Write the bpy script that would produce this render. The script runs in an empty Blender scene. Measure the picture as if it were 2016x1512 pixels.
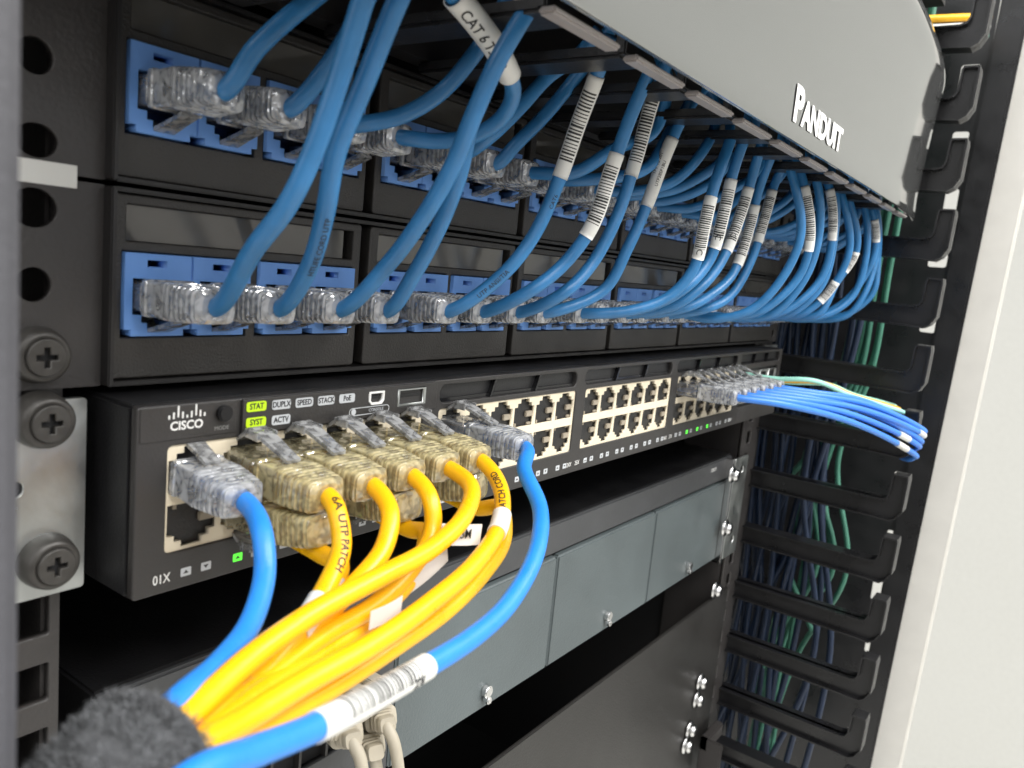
import bpy, bmesh, math, random
from mathutils import Vector, Matrix
S = 0.001                      # all numbers below are millimetres, the scene is in metres
scene = bpy.context.scene
COL = scene.collection
random.seed(7)
# ------------------------------------------------------------------ camera
CAM = Vector((-89.787, -157.797, 80.618)); FPX = 1571.04
RV = Vector((0.182, 0.019, 0.952))
def _rot(rv):
    return Matrix.Rotation(rv.length, 3, rv.normalized())
RW = _rot(RV)
RC = Matrix(((1,0,0),(0,0,-1),(0,1,0))) @ RW            # world -> camera (x right, y down, z forward)
cam_d = bpy.data.cameras.new('camera'); cam = bpy.data.objects.new('camera', cam_d); COL.objects.link(cam)
right, down, fwd = [Vector(RC[i]) for i in range(3)]
m = Matrix((right, -down, -fwd)).transposed().to_4x4(); m.translation = CAM*S
cam.matrix_world = m
cam_d.sensor_width = 36; cam_d.lens = FPX/2016*36; cam_d.clip_start = 0.002; cam_d.clip_end = 30
cam_d.dof.use_dof = True; cam_d.dof.focus_distance = 0.27; cam_d.dof.aperture_fstop = 24
scene.camera = cam
# ------------------------------------------------------------------ light
world = bpy.data.worlds.new('World'); scene.world = world; world.use_nodes = True
wn = world.node_tree.nodes; wl = world.node_tree.links
bg = wn['Background']; tc = wn.new('ShaderNodeTexCoord'); sx = wn.new('ShaderNodeSeparateXYZ')
rp = wn.new('ShaderNodeValToRGB')
mr = wn.new('ShaderNodeMapRange'); mr.inputs[1].default_value = -1; mr.inputs[2].default_value = 1
wl.new(tc.outputs['Generated'], sx.inputs[0]); wl.new(sx.outputs['Z'], mr.inputs[0]); wl.new(mr.outputs[0], rp.inputs[0])
rp.color_ramp.elements[0].position = 0.25; rp.color_ramp.elements[0].color = (0.50, 0.48, 0.45, 1)
rp.color_ramp.elements[1].position = 0.75; rp.color_ramp.elements[1].color = (1.0, 0.98, 0.94, 1)
# rows of bright unseen overhead panels, added for crisp highlights on the plastic
def wm(op, a, b=None):
    k = wn.new('ShaderNodeMath'); k.operation = op
    for i, v in enumerate((a, b)):
        if v is None: continue
        if isinstance(v, (int, float)): k.inputs[i].default_value = v
        else: wl.new(v, k.inputs[i])
    return k.outputs[0]
zc = wm('MAXIMUM', sx.outputs['Z'], 0.02)
pu = wm('LESS_THAN', wm('FRACT', wm('ADD', wm('MULTIPLY', wm('DIVIDE', sx.outputs['X'], zc), 0.9), 20.35)), 0.24)
pv = wm('LESS_THAN', wm('FRACT', wm('ADD', wm('MULTIPLY', wm('DIVIDE', sx.outputs['Y'], zc), 0.55), 20.2)), 0.62)
pm = wm('MULTIPLY', wm('MULTIPLY', pu, pv), wm('GREATER_THAN', sx.outputs['Z'], 0.14))
wmx = wn.new('ShaderNodeMixRGB'); wl.new(pm, wmx.inputs[0]); wl.new(rp.outputs[0], wmx.inputs[1]); wmx.inputs[2].default_value = (6.5, 6.6, 6.8, 1)
wl.new(wmx.outputs[0], bg.inputs[0]); bg.inputs[1].default_value = 0.85
def area(name, loc, target, size, power, color=(1,1,1), sy=None):
    d = bpy.data.lights.new(name, 'AREA'); d.energy = power; d.color = color
    d.shape = 'RECTANGLE'; d.size = size; d.size_y = sy or size
    o = bpy.data.objects.new(name, d); COL.objects.link(o); o.location = Vector(loc)
    o.rotation_euler = (Vector(target)-Vector(loc)).to_track_quat('-Z', 'Y').to_euler(); return o
area('ceiling_light', (-0.45, -1.0, 1.1), (0.15, 0, 0.0), 1.3, 12, (1.0, 0.98, 0.95), 0.14)
area('ceiling_light_middle', (0.15, -0.9, 1.3), (0.2, 0, 0.0), 1.3, 15, (1.0, 0.98, 0.95), 0.14)
area('ceiling_light_far', (1.0, -1.1, 1.1), (0.35, 0, 0.05), 1.3, 18, (1.0, 0.98, 0.95), 0.14)
scene.view_settings.view_transform = 'Standard'; scene.view_settings.look = 'None'
scene.view_settings.exposure = 0.15; scene.view_settings.gamma = 1
scene.cycles.max_bounces = 14; scene.cycles.transparent_max_bounces = 24; scene.cycles.transmission_bounces = 10
scene.cycles.caustics_reflective = False; scene.cycles.caustics_refractive = False
scene.cycles.sample_clamp_indirect = 4
# ------------------------------------------------------------------ projection helpers: a sight line met with a known plane
def proj(p):
    q = RC @ (Vector(p)-CAM); return (1008+FPX*q.x/q.z, 756+FPX*q.y/q.z)
def hit(px, py, ax, val):
    d = RC.transposed() @ Vector(((px-1008)/FPX, (py-756)/FPX, 1)); return CAM + d*((val-CAM[ax])/d[ax])
def at(px, py, y): return hit(px, py, 1, y)
# ------------------------------------------------------------------ materials
MATS = {}
def mat(name, col, rough=0.5, metal=0.0, bump=0.0, bscale=900.0, var=0.0, spec=0.5, emit=None, trans=0.0, coat=0.0, sss=0.0, vscale=60.0):
    if name in MATS: return MATS[name]
    mt = bpy.data.materials.new(name); mt.use_nodes = True; n = mt.node_tree.nodes; l = mt.node_tree.links
    p = n['Principled BSDF']; p.inputs['Base Color'].default_value = (*col, 1); p.inputs['Roughness'].default_value = rough
    p.inputs['Metallic'].default_value = metal; p.inputs['Specular IOR Level'].default_value = spec
    p.inputs['Coat Weight'].default_value = coat
    if sss:
        p.inputs['Subsurface Weight'].default_value = sss; p.inputs['Subsurface Scale'].default_value = 0.002
    tcn = n.new('ShaderNodeTexCoord')
    if bump:
        nz = n.new('ShaderNodeTexNoise'); nz.inputs['Scale'].default_value = bscale; nz.inputs['Detail'].default_value = 3
        b = n.new('ShaderNodeBump'); b.inputs['Strength'].default_value = bump; b.inputs['Distance'].default_value = 0.0004
        l.new(tcn.outputs['Object'], nz.inputs['Vector']); l.new(nz.outputs[0], b.inputs['Height']); l.new(b.outputs[0], p.inputs['Normal'])
    if var:
        nz = n.new('ShaderNodeTexNoise'); nz.inputs['Scale'].default_value = vscale; nz.inputs['Detail'].default_value = 5
        mx = n.new('ShaderNodeMixRGB'); mx.blend_type = 'MULTIPLY'; mx.inputs[0].default_value = 1; mx.inputs[1].default_value = (*col, 1)
        r = n.new('ShaderNodeMapRange'); r.inputs[1].default_value = 0.3; r.inputs[2].default_value = 0.7
        r.inputs[3].default_value = 1-var; r.inputs[4].default_value = 1+var
        l.new(tcn.outputs['Object'], nz.inputs['Vector']); l.new(nz.outputs[0], r.inputs[0]); l.new(r.outputs[0], mx.inputs[2]); l.new(mx.outputs[0], p.inputs['Base Color'])
        r2 = n.new('ShaderNodeMapRange'); r2.inputs[1].default_value = 0.3; r2.inputs[2].default_value = 0.7
        r2.inputs[3].default_value = max(rough-0.08, 0.02); r2.inputs[4].default_value = rough+0.08
        l.new(nz.outputs[0], r2.inputs[0]); l.new(r2.outputs[0], p.inputs['Roughness'])
    if emit:
        p.inputs['Emission Color'].default_value = (*emit[0], 1); p.inputs['Emission Strength'].default_value = emit[1]
    MATS[name] = mt; return mt
PLASTIC = mat('textured_black_plastic', (0.037, 0.034, 0.031), 0.4, bump=0.5, bscale=1500, var=0.12)
FRAME = mat('black_frame', (0.014, 0.013, 0.013), 0.4, bump=0.15, bscale=700, var=0.1)
CHASSIS = mat('switch_chassis', (0.011, 0.011, 0.012), 0.42, bump=0.3, bscale=1400, var=0.12)
FACE = mat('switch_face', (0.029, 0.027, 0.026), 0.42, bump=0.2, bscale=1500, var=0.08)
GLOSSBLK = mat('gloss_black', (0.008, 0.008, 0.009), 0.2)
DARK = mat('dark_void', (0.004, 0.004, 0.005), 0.8)
WINDOW = mat('clear_label_window', (0.10, 0.095, 0.085), 0.1, spec=0.8, var=0.2, vscale=40)
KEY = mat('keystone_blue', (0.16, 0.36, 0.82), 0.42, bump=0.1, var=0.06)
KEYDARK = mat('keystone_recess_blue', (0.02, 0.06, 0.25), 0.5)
CREAM = mat('cream_shield', (0.70, 0.62, 0.47), 0.42, var=0.06)
BLUE = mat('blue_jacket', (0.028, 0.165, 0.38), 0.36, bump=0.4, bscale=300, var=0.12, vscale=120)
BRIGHTBLUE = mat('bright_blue_jacket', (0.02, 0.22, 0.70), 0.4, bump=0.3, bscale=400, var=0.05, vscale=150)
ROYAL = mat('royal_blue_jacket', (0.04, 0.20, 0.66), 0.4, bump=0.2, bscale=500, var=0.08)
YELLOW = mat('yellow_jacket', (0.86, 0.45, 0.003), 0.32, bump=0.25, bscale=350, var=0.06, vscale=100)
BEIGE = mat('beige_jacket', (0.42, 0.38, 0.30), 0.5, bump=0.2, var=0.1)
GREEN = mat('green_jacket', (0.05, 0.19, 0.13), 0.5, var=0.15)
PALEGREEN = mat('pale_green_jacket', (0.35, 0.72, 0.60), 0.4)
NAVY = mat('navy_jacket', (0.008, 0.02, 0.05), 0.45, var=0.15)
WHITE = mat('white_label_paper', (0.66, 0.66, 0.63), 0.4)
INK = mat('black_ink', (0.012, 0.012, 0.014), 0.6)
PRINT = mat('white_print', (0.75, 0.75, 0.73), 0.5)
DIMPRINT = mat('dim_print', (0.2, 0.2, 0.19), 0.5)
LABELGREY = mat('grey_indicator', (0.48, 0.50, 0.52), 0.4)
LIT = mat('lit_yellow_green', (0.3, 0.42, 0.01), 0.5, emit=((0.6, 0.95, 0.0), 0.42))
LED = mat('lit_green', (0.1, 0.8, 0.1), 0.4, emit=((0.12, 1.0, 0.03), 0.8))
ZINC = mat('zinc_bracket', (0.5, 0.52, 0.51), 0.33, metal=0.95, bump=0.2, bscale=300, var=0.15, vscale=90)
CHROME = mat('screw_chrome', (0.75, 0.75, 0.75), 0.18, metal=1.0)
SCREWBLK = mat('black_screw', (0.05, 0.047, 0.043), 0.4, metal=0.3, var=0.2, vscale=300)
RAIL = mat('rack_rail_paint', (0.036, 0.033, 0.032), 0.4, bump=0.3, bscale=900, var=0.08)
POST = mat('grey_post_paint', (0.055, 0.055, 0.062), 0.5, bump=0.4, bscale=600, var=0.2, vscale=25)
GREYPANEL = mat('slate_blank_panel', (0.088, 0.107, 0.111), 0.36, bump=0.5, bscale=1500, var=0.14, vscale=22)
BEZEL = mat('charcoal_bezel', (0.05, 0.052, 0.055), 0.4, bump=0.2, var=0.1)
BLANK = mat('dark_rack_blank', (0.017, 0.016, 0.015), 0.42, metal=0.0, bump=0.4, bscale=1200, var=0.2, vscale=14)
FINGER = mat('finger_black', (0.010, 0.010, 0.011), 0.32, bump=0.2, var=0.15)
TAB_HIGHLIGHT = mat('duct_tab_highlight', (0.30, 0.275, 0.265), 0.35)  # black plastic tabs, coloured pale to paint in the highlight they catch
COVER = mat('smoked_gloss_cover', (0.40, 0.41, 0.405), 0.07, metal=0.9)
COVEREND = mat('cover_edge', (0.02, 0.02, 0.022), 0.25)
WALL = mat('white_wall', (0.60, 0.60, 0.57), 0.8, bump=0.3, bscale=120, var=0.02)
TRIM = mat('pale_trim', (0.70, 0.685, 0.64), 0.6, var=0.03)
GOLD = mat('gold_contact', (0.9, 0.6, 0.2), 0.3, metal=1)
FUZZ = mat('charcoal_fuzz', (0.11, 0.114, 0.12), 0.9, var=0.8, vscale=700)
STRAP = mat('charcoal_strap', (0.06, 0.062, 0.066), 0.95, bump=1.0, bscale=900, var=0.4, vscale=400)
def clear_mat(name, tint, sparkle_white, glass=0.5, bump=0.4, ior=2.4):
    mt = bpy.data.materials.new(name); mt.use_nodes = True; n = mt.node_tree.nodes; l = mt.node_tree.links; n.clear()
    out = n.new('ShaderNodeOutputMaterial'); gl = n.new('ShaderNodeBsdfGlass'); tr = n.new('ShaderNodeBsdfTransparent')
    gl.inputs['IOR'].default_value = 1.45; gl.inputs['Roughness'].default_value = 0.03; gl.inputs['Color'].default_value = (*tint, 1)
    tr.inputs['Color'].default_value = (*tint, 1)
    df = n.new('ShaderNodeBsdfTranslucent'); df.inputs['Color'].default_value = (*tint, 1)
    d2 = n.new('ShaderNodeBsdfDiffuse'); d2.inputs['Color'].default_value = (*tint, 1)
    gs = n.new('ShaderNodeBsdfGlossy'); gs.inputs['Roughness'].default_value = 0.04
    fr = n.new('ShaderNodeFresnel'); fr.inputs['IOR'].default_value = ior
    tcn = n.new('ShaderNodeTexCoord'); nz = n.new('ShaderNodeTexNoise'); nz.inputs['Scale'].default_value = 170; nz.inputs['Detail'].default_value = 1.5
    bp = n.new('ShaderNodeBump'); bp.inputs['Strength'].default_value = bump; bp.inputs['Distance'].default_value = 0.003
    l.new(tcn.outputs['Object'], nz.inputs['Vector']); l.new(nz.outputs[0], bp.inputs['Height'])
    for k in (gl, gs, fr): l.new(bp.outputs[0], k.inputs['Normal'])
    m1 = n.new('ShaderNodeMixShader'); m1.inputs[0].default_value = glass; l.new(tr.outputs[0], m1.inputs[1]); l.new(gl.outputs[0], m1.inputs[2])
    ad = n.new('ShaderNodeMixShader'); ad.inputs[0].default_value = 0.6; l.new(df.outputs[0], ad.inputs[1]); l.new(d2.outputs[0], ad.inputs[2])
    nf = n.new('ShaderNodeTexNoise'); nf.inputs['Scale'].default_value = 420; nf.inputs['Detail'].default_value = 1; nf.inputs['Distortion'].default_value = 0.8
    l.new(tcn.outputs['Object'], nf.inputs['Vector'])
    fm_ = n.new('ShaderNodeMapRange'); fm_.inputs[1].default_value = 0.38; fm_.inputs[2].default_value = 0.62; fm_.inputs[3].default_value = sparkle_white*0.6; fm_.inputs[4].default_value = sparkle_white*1.4  # mottled white mixed in, painting sparkle into the clear plastic
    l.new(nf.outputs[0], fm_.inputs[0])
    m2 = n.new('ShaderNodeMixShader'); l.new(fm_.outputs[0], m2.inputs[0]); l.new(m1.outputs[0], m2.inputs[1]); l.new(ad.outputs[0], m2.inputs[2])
    m3 = n.new('ShaderNodeMixShader'); l.new(fr.outputs[0], m3.inputs[0]); l.new(m2.outputs[0], m3.inputs[1]); l.new(gs.outputs[0], m3.inputs[2])
    l.new(m3.outputs[0], out.inputs[0]); return mt
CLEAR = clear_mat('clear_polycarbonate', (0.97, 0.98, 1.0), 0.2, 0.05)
CLEAR_GLOW = clear_mat('clear_polycarbonate_cord_glow', (1.0, 0.90, 0.58), 0.28, 0.05)  # glow of the yellow cord painted into the plastic's tint
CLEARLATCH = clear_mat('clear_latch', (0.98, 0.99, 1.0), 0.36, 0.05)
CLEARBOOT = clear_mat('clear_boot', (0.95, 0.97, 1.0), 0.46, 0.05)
CLEARBOOT_GLOW = clear_mat('clear_boot_cord_glow', (1.0, 0.87, 0.48), 0.55, 0.05)  # same painted cord glow, deeper on the boot
def barcode_mat(name, n_bars, lo, hi, half):
    mt = bpy.data.materials.new(name); mt.use_nodes = True; n = mt.node_tree.nodes; l = mt.node_tree.links
    p = n['Principled BSDF']; p.inputs['Roughness'].default_value = 0.55
    uv = n.new('ShaderNodeUVMap'); uv.uv_map = 'UVMap'; sp = n.new('ShaderNodeSeparateXYZ'); l.new(uv.outputs[0], sp.inputs[0])
    def M(op, a, b=None):
        k = n.new('ShaderNodeMath'); k.operation = op
        for i, v in enumerate((a, b)):
            if v is None: continue
            if isinstance(v, (int, float)): k.inputs[i].default_value = v
            else: l.new(v, k.inputs[i])
        return k.outputs[0]
    u, v = sp.outputs[0], sp.outputs[1]
    wnz = n.new('ShaderNodeTexWhiteNoise'); wnz.noise_dimensions = '1D'; oi = n.new('ShaderNodeObjectInfo')
    un = M('MULTIPLY', u, n_bars); l.new(M('ADD', M('FLOOR', un), M('FLOOR', M('MULTIPLY', oi.outputs['Random'], 5000))), wnz.inputs['W'])
    bars = M('LESS_THAN', M('FRACT', un), M('ADD', 0.3, M('MULTIPLY', wnz.outputs[0], 0.42)))
    msk = M('MULTIPLY', M('GREATER_THAN', u, lo), M('LESS_THAN', u, hi))
    msk = M('MULTIPLY', msk, M('LESS_THAN', M('ABSOLUTE', M('SUBTRACT', v, 0.5)), half))
    mx = n.new('ShaderNodeMixRGB'); mx.inputs[1].default_value = (0.66, 0.66, 0.63, 1); mx.inputs[2].default_value = (0.02, 0.02, 0.02, 1)
    l.new(M('MULTIPLY', bars, msk), mx.inputs[0]); l.new(mx.outputs[0], p.inputs['Base Color']); return mt
BAR = barcode_mat('barcode_label', 30, 0.17, 0.86, 0.16)
BARBIG = barcode_mat('barcode_label_large', 34, 0.12, 0.80, 0.16)
# ------------------------------------------------------------------ mesh helpers
def link(name, me, material=None, parent=None, loc=None, smooth=False):
    if material is not None:
        me.materials.clear(); me.materials.append(material)
    if smooth:
        for p in me.polygons: p.use_smooth = True
    o = bpy.data.objects.new(name, me); COL.objects.link(o)
    if parent is not None: o.parent = parent
    if loc is not None: o.location = Vector(loc)*S
    return o
def thing(name, label, cat, loc=(0,0,0), group=None, kind=None):
    o = bpy.data.objects.new(name, None); COL.objects.link(o); o.location = Vector(loc)*S; o.empty_display_size = 0.01
    return tag(o, label, cat, group, kind)
def tag(o, label=None, cat=None, group=None, kind=None):
    if label: o['label'] = label
    if cat: o['category'] = cat
    if group: o['group'] = group
    if kind: o['kind'] = kind
    return o
class MB:
    """collects geometry in mm"""
    def __init__(s): s.bm = bmesh.new()
    def box(s, x0, x1, y0, y1, z0, z1, bev=0.0, seg=2):
        r = bmesh.ops.create_cube(s.bm, size=1.0)
        for v in r['verts']:
            v.co = Vector(((x0+x1)/2+v.co.x*(x1-x0), (y0+y1)/2+v.co.y*(y1-y0), (z0+z1)/2+v.co.z*(z1-z0)))
        if bev:
            es = list({e for v in r['verts'] for e in v.link_edges})
            bmesh.ops.bevel(s.bm, geom=es, offset=bev, segments=seg, affect='EDGES', clamp_overlap=True)
        return s
    def cyl(s, c, axis, r, h, seg=24, r2=None, bev=0.0):
        q = Vector((0,0,1)).rotation_difference(Vector(axis).normalized()).to_matrix().to_4x4(); q.translation = Vector(c)
        res = bmesh.ops.create_cone(s.bm, cap_ends=True, segments=seg, radius1=r, radius2=r if r2 is None else r2, depth=h, matrix=q)
        if bev:
            fs = {f for v in res['verts'] for f in v.link_faces if len(f.verts) > 4}
            es = list({e for f in fs for e in f.edges})
            bmesh.ops.bevel(s.bm, geom=es, offset=bev, segments=2, affect='EDGES')
        return s
    def prism(s, pts, axis, a0, a1):
        """polygon pts in the two other axes extruded along axis ('x': pts are (y,z); 'y': pts are (x,z))"""
        def P(p, a): return (a, p[0], p[1]) if axis == 'x' else ((p[0], a, p[1]) if axis == 'y' else (p[0], p[1], a))
        A = [s.bm.verts.new(P(p, a0)) for p in pts]; Bv = [s.bm.verts.new(P(p, a1)) for p in pts]
        s.bm.faces.new(A); s.bm.faces.new(Bv[::-1]); n = len(pts)
        for i in range(n): s.bm.faces.new((A[i], Bv[i], Bv[(i+1) % n], A[(i+1) % n]))
        return s
    def rings(s, rings, cap=True):
        V = [[s.bm.verts.new(p) for p in r] for r in rings]; n = len(V[0])
        for a, b in zip(V, V[1:]):
            for i in range(n): s.bm.faces.new((a[i], a[(i+1) % n], b[(i+1) % n], b[i]))
        if cap: s.bm.faces.new(V[0][::-1]); s.bm.faces.new(V[-1])
        return s
    def mesh(s, name, off=(0,0,0), smooth=False, recalc=True):
        if recalc: bmesh.ops.recalc_face_normals(s.bm, faces=s.bm.faces[:])
        for v in s.bm.verts: v.co = (v.co-Vector(off))*S
        me = bpy.data.meshes.new(name); s.bm.to_mesh(me); s.bm.free()
        if smooth:
            for p in me.polygons: p.use_smooth = True
        return me
def mesh_of(ob, name):
    me = bpy.data.meshes.new_from_object(ob); me.name = name; return me
def plate(name, outline, holes, y0, y1, bev=0.0):
    """flat plate in the xz plane with real holes, thickness from y0 to y1"""
    c = bpy.data.curves.new(name, 'CURVE'); c.dimensions = '2D'; c.fill_mode = 'BOTH'
    for L in [outline]+holes:
        sp = c.splines.new('POLY'); sp.points.add(len(L)-1); sp.use_cyclic_u = True
        for i, p in enumerate(L): sp.points[i].co = (p[0], p[1], 0, 1)
    c.extrude = (y1-y0)/2-bev; c.bevel_depth = bev; c.bevel_resolution = 1; c.offset = -bev
    o = bpy.data.objects.new(name, c); me = mesh_of(o, name); bpy.data.objects.remove(o); bpy.data.curves.remove(c)
    for v in me.vertices: v.co = Vector((v.co.x, (y0+y1)/2-v.co.z, v.co.y))*S
    me.update(); bm = bmesh.new(); bm.from_mesh(me); bmesh.ops.remove_doubles(bm, verts=bm.verts[:], dist=1e-7)
    bmesh.ops.recalc_face_normals(bm, faces=bm.faces[:]); bm.to_mesh(me); bm.free()
    me.materials.clear(); return me
def rect(x0, x1, z0, z1, r=0.0, k=4):
    if r <= 0: return [(x0, z0), (x1, z0), (x1, z1), (x0, z1)]
    out = []
    for cx, cz, a in ((x1-r, z0+r, -90), (x1-r, z1-r, 0), (x0+r, z1-r, 90), (x0+r, z0+r, 180)):
        for i in range(k+1):
            t = math.radians(a+90*i/k); out.append((cx+r*math.cos(t), cz+r*math.sin(t)))
    return out
def circ(x, z, r, k=20, rz=None):
    rz = rz or r
    return [(x+r*math.cos(2*math.pi*i/k), z+rz*math.sin(2*math.pi*i/k)) for i in range(k)]
def text_mesh(body, size, sx=1.0, extrude=0.03, bold=0.0, space=1.0):
    c = bpy.data.curves.new('t', 'FONT'); c.body = body; c.size = size; c.extrude = extrude; c.offset = bold
    c.align_x = 'CENTER'; c.align_y = 'CENTER'; c.resolution_u = 3; c.space_character = space
    o = bpy.data.objects.new('t', c); me = mesh_of(o, 'text'); bpy.data.objects.remove(o); bpy.data.curves.remove(c)
    for v in me.vertices: v.co.x *= sx
    me.materials.clear(); return me
def text_flat(name, body, c, size, material, parent, sx=1.0, bold=0.0, yoff=0.0, space=1.0, tilt=0.0, pz=0):
    """writing standing on a front face (xz plane) centred at c (mm)"""
    me = text_mesh(body, size, sx, bold=bold, space=space)
    ca, sa = math.cos(tilt), math.sin(tilt)
    for v in me.vertices:
        x, z = v.co.x*ca-v.co.y*sa, v.co.x*sa+v.co.y*ca
        v.co = Vector((c[0]+x, c[1]-v.co.z, c[2]+z))*S-Vector(parent.location)*0
    o = link(name, me, material, parent)
    o.matrix_parent_inverse = world_matrix(parent).inverted(); return o
def world_matrix(o):
    m_ = Matrix.Translation(o.location) @ o.rotation_euler.to_matrix().to_4x4()
    return m_ if o.parent is None else world_matrix(o.parent) @ o.matrix_parent_inverse @ m_
# ------------------------------------------------------------------ paths and cables
def catmull(P, per=14):
    P = [Vector(p) for p in P]; Q = [2*P[0]-P[1]]+P+[2*P[-1]-P[-2]]; out = []
    for i in range(1, len(Q)-2):
        p0, p1, p2, p3 = Q[i-1:i+3]
        t0 = 0; t1 = t0+max((p1-p0).length, 1e-4)**.5; t2 = t1+max((p2-p1).length, 1e-4)**.5; t3 = t2+max((p3-p2).length, 1e-4)**.5
        for k in range(per):
            t = t1+(t2-t1)*k/per
            A1 = p0*((t1-t)/(t1-t0))+p1*((t-t0)/(t1-t0)); A2 = p1*((t2-t)/(t2-t1))+p2*((t-t1)/(t2-t1)); A3 = p2*((t3-t)/(t3-t2))+p3*((t-t2)/(t3-t2))
            B1 = A1*((t2-t)/(t2-t0))+A2*((t-t0)/(t2-t0)); B2 = A2*((t3-t)/(t3-t1))+A3*((t-t1)/(t3-t1))
            out.append(B1*((t2-t)/(t2-t1))+B2*((t-t1)/(t2-t1)))
    out.append(P[-1]); return out
class Path:
    def __init__(s, P, per=14):
        s.p = catmull(P, per)
        for _ in range(2):
            s.p = [s.p[0]]+[(s.p[i-1]+2*s.p[i]+s.p[i+1])/4 for i in range(1, len(s.p)-1)]+[s.p[-1]]
        s.s = [0.0]
        for a, b in zip(s.p, s.p[1:]): s.s.append(s.s[-1]+(b-a).length)
        s.L = s.s[-1]
    def pos(s, d):
        d = min(max(d, 0), s.L)
        for i in range(1, len(s.s)):
            if s.s[i] >= d:
                t = (d-s.s[i-1])/max(s.s[i]-s.s[i-1], 1e-9); return s.p[i-1].lerp(s.p[i], t)
        return s.p[-1]
    def tan(s, d): return (s.pos(d+0.6)-s.pos(d-0.6)).normalized()
    def nearest(s, px, py):
        best = min(range(len(s.p)), key=lambda i: (proj(s.p[i])[0]-px)**2+(proj(s.p[i])[1]-py)**2); return s.s[best]
    def frame(s, d, ref=None):
        t = s.tan(d); c = s.pos(d); n = ((ref or CAM)-c); n = (n-t*n.dot(t)).normalized(); return c, t, n, t.cross(n)
def tube_mesh(pts, r, seg=14, off=(0,0,0), cap=True, jitter=0.0):
    mb = MB(); n = len(pts); T = [(pts[min(i+1, n-1)]-pts[max(i-1, 0)]).normalized() for i in range(n)]
    u = T[0].orthogonal().normalized(); R = []
    for i, (p, t) in enumerate(zip(pts, T)):
        u = (u-t*u.dot(t)).normalized(); w = t.cross(u); rr = r*(1+jitter*math.sin(i*0.9))
        R.append([p+u*(rr*math.cos(2*math.pi*k/seg))+w*(rr*math.sin(2*math.pi*k/seg)) for k in range(seg)])
    mb.rings(R, cap); return mb.mesh('tube', off, smooth=True)
def sleeve_mesh(path, a, b, r, off, seg=28, step=1.2):
    """a label wrapped round the cable; UV x runs along it, UV y = 0.5 faces outwards"""
    bm = bmesh.new(); uvl = bm.loops.layers.uv.new('UVMap'); k = max(4, int(abs(b-a)/step)); rows = []
    ref = CAM+Vector((0, 0, 60))
    for i in range(k+1):
        c, t, n, w = path.frame(a+(b-a)*i/k, ref); row = []
        for j in range(seg+1):
            th = 2*math.pi*(j/seg)-math.pi; row.append(bm.verts.new(c+(n*math.cos(th)+w*math.sin(th))*(r*(1.0 if j < seg-2 else 1.035))))
        rows.append(row)
    for i in range(k):
        for j in range(seg):
            f = bm.faces.new((rows[i][j], rows[i][j+1], rows[i+1][j+1], rows[i+1][j])); f.smooth = True
            for lp, (ii, jj) in zip(f.loops, ((i, j), (i, j+1), (i+1, j+1), (i+1, j))): lp[uvl].uv = (ii/k, jj/seg)
    for i in (0, k):                      # thickness of the paper at both ends
        c, t, n, w = path.frame(a+(b-a)*i/k, ref); inner = [bm.verts.new(c+(v.co-c)*0.9) for v in rows[i]]
        for j in range(seg):
            f = bm.faces.new((rows[i][j], rows[i][j+1], inner[j+1], inner[j]))
            for lp in f.loops: lp[uvl].uv = (0.0, 0.0)
    for v in bm.verts: v.co = (v.co-Vector(off))*S
    me = bpy.data.meshes.new('sleeve'); bm.to_mesh(me); bm.free(); return me
def wrap_text(name, body, path, s0, r, size, material, parent, off, flip=False, ang=0.0, sx=1.0, bold=0.0, ref=None):
    me = text_mesh(body, size, sx, extrude=0.02, bold=bold); bm = bmesh.new(); bm.from_mesh(me)
    bmesh.ops.triangulate(bm, faces=bm.faces[:])
    for _ in range(2):
        es = [e for e in bm.edges if abs(e.verts[0].co.y-e.verts[1].co.y) > size*0.2]
        if es: bmesh.ops.subdivide_edges(bm, edges=es, cuts=1)
        bmesh.ops.triangulate(bm, faces=bm.faces[:])
    for v in bm.verts:
        x, y, z = v.co; x, y = (-x, -y) if flip else (x, y)
        c, t, n, w = path.frame(s0+x, ref); th = y/r+ang; rr = r+0.03+z
        v.co = (c+(n*math.cos(th)+w*math.sin(th)*-1)*rr-Vector(off))*S
    bmesh.ops.recalc_face_normals(bm, faces=bm.faces[:]); bm.to_mesh(me); bm.free()
    return link(name, me, material, parent)
# ------------------------------------------------------------------ the setting
def struct(name, me, m_): o = link(name, me, m_); o['kind'] = 'structure'; return o
struct('wall', MB().box(3200, 3230, -3500, 3200, -1800, 2600).mesh('wall'), WALL)
struct('wall_back', MB().box(-3000, 3200, 3000, 3030, -1800, 2600).mesh('wall'), WALL)
struct('floor', MB().box(-3000, 3300, -3500, 3100, -1830, -1800).mesh('floor'), TRIM)
# rack cabinet: rails, side posts, unseen dark panels added to block room light
rack = thing('equipment_rack', 'black equipment rack with punched mounting rails and dark interior', 'rack', (0, 18, -300))
def under(o, parent):
    o.parent = parent; o.matrix_parent_inverse = world_matrix(parent).inverted(); return o
def part(name, me, m_, parent, smooth=False):
    return under(link(name, me, m_, None, smooth=smooth), parent)
rz = [44.45*k for k in range(-7, 8)]
def rail_holes(xc, w, lo=-320, hi=320):
    H = []
    for z0 in rz:
        for dz in (6.35, 22.2, 38.1):
            if lo < z0+dz < hi: H.append(rect(xc-w, xc+w, z0+dz-4.7, z0+dz+4.7, 0.6, 2))
    return H
part('mounting_rail', plate('rail', rect(-42, -6.2, -330, 330), rail_holes(-12.8, 4.6), 18.5, 21), RAIL, rack)
part('rail_flange', MB().box(-9, -6.4, 21.2, 60, -330, 330).mesh('f'), RAIL, rack)
part('mounting_rail', plate('rail', rect(446, 478, -330, 330), rail_holes(458, 4.6), 18.5, 21), RAIL, rack)
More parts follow.
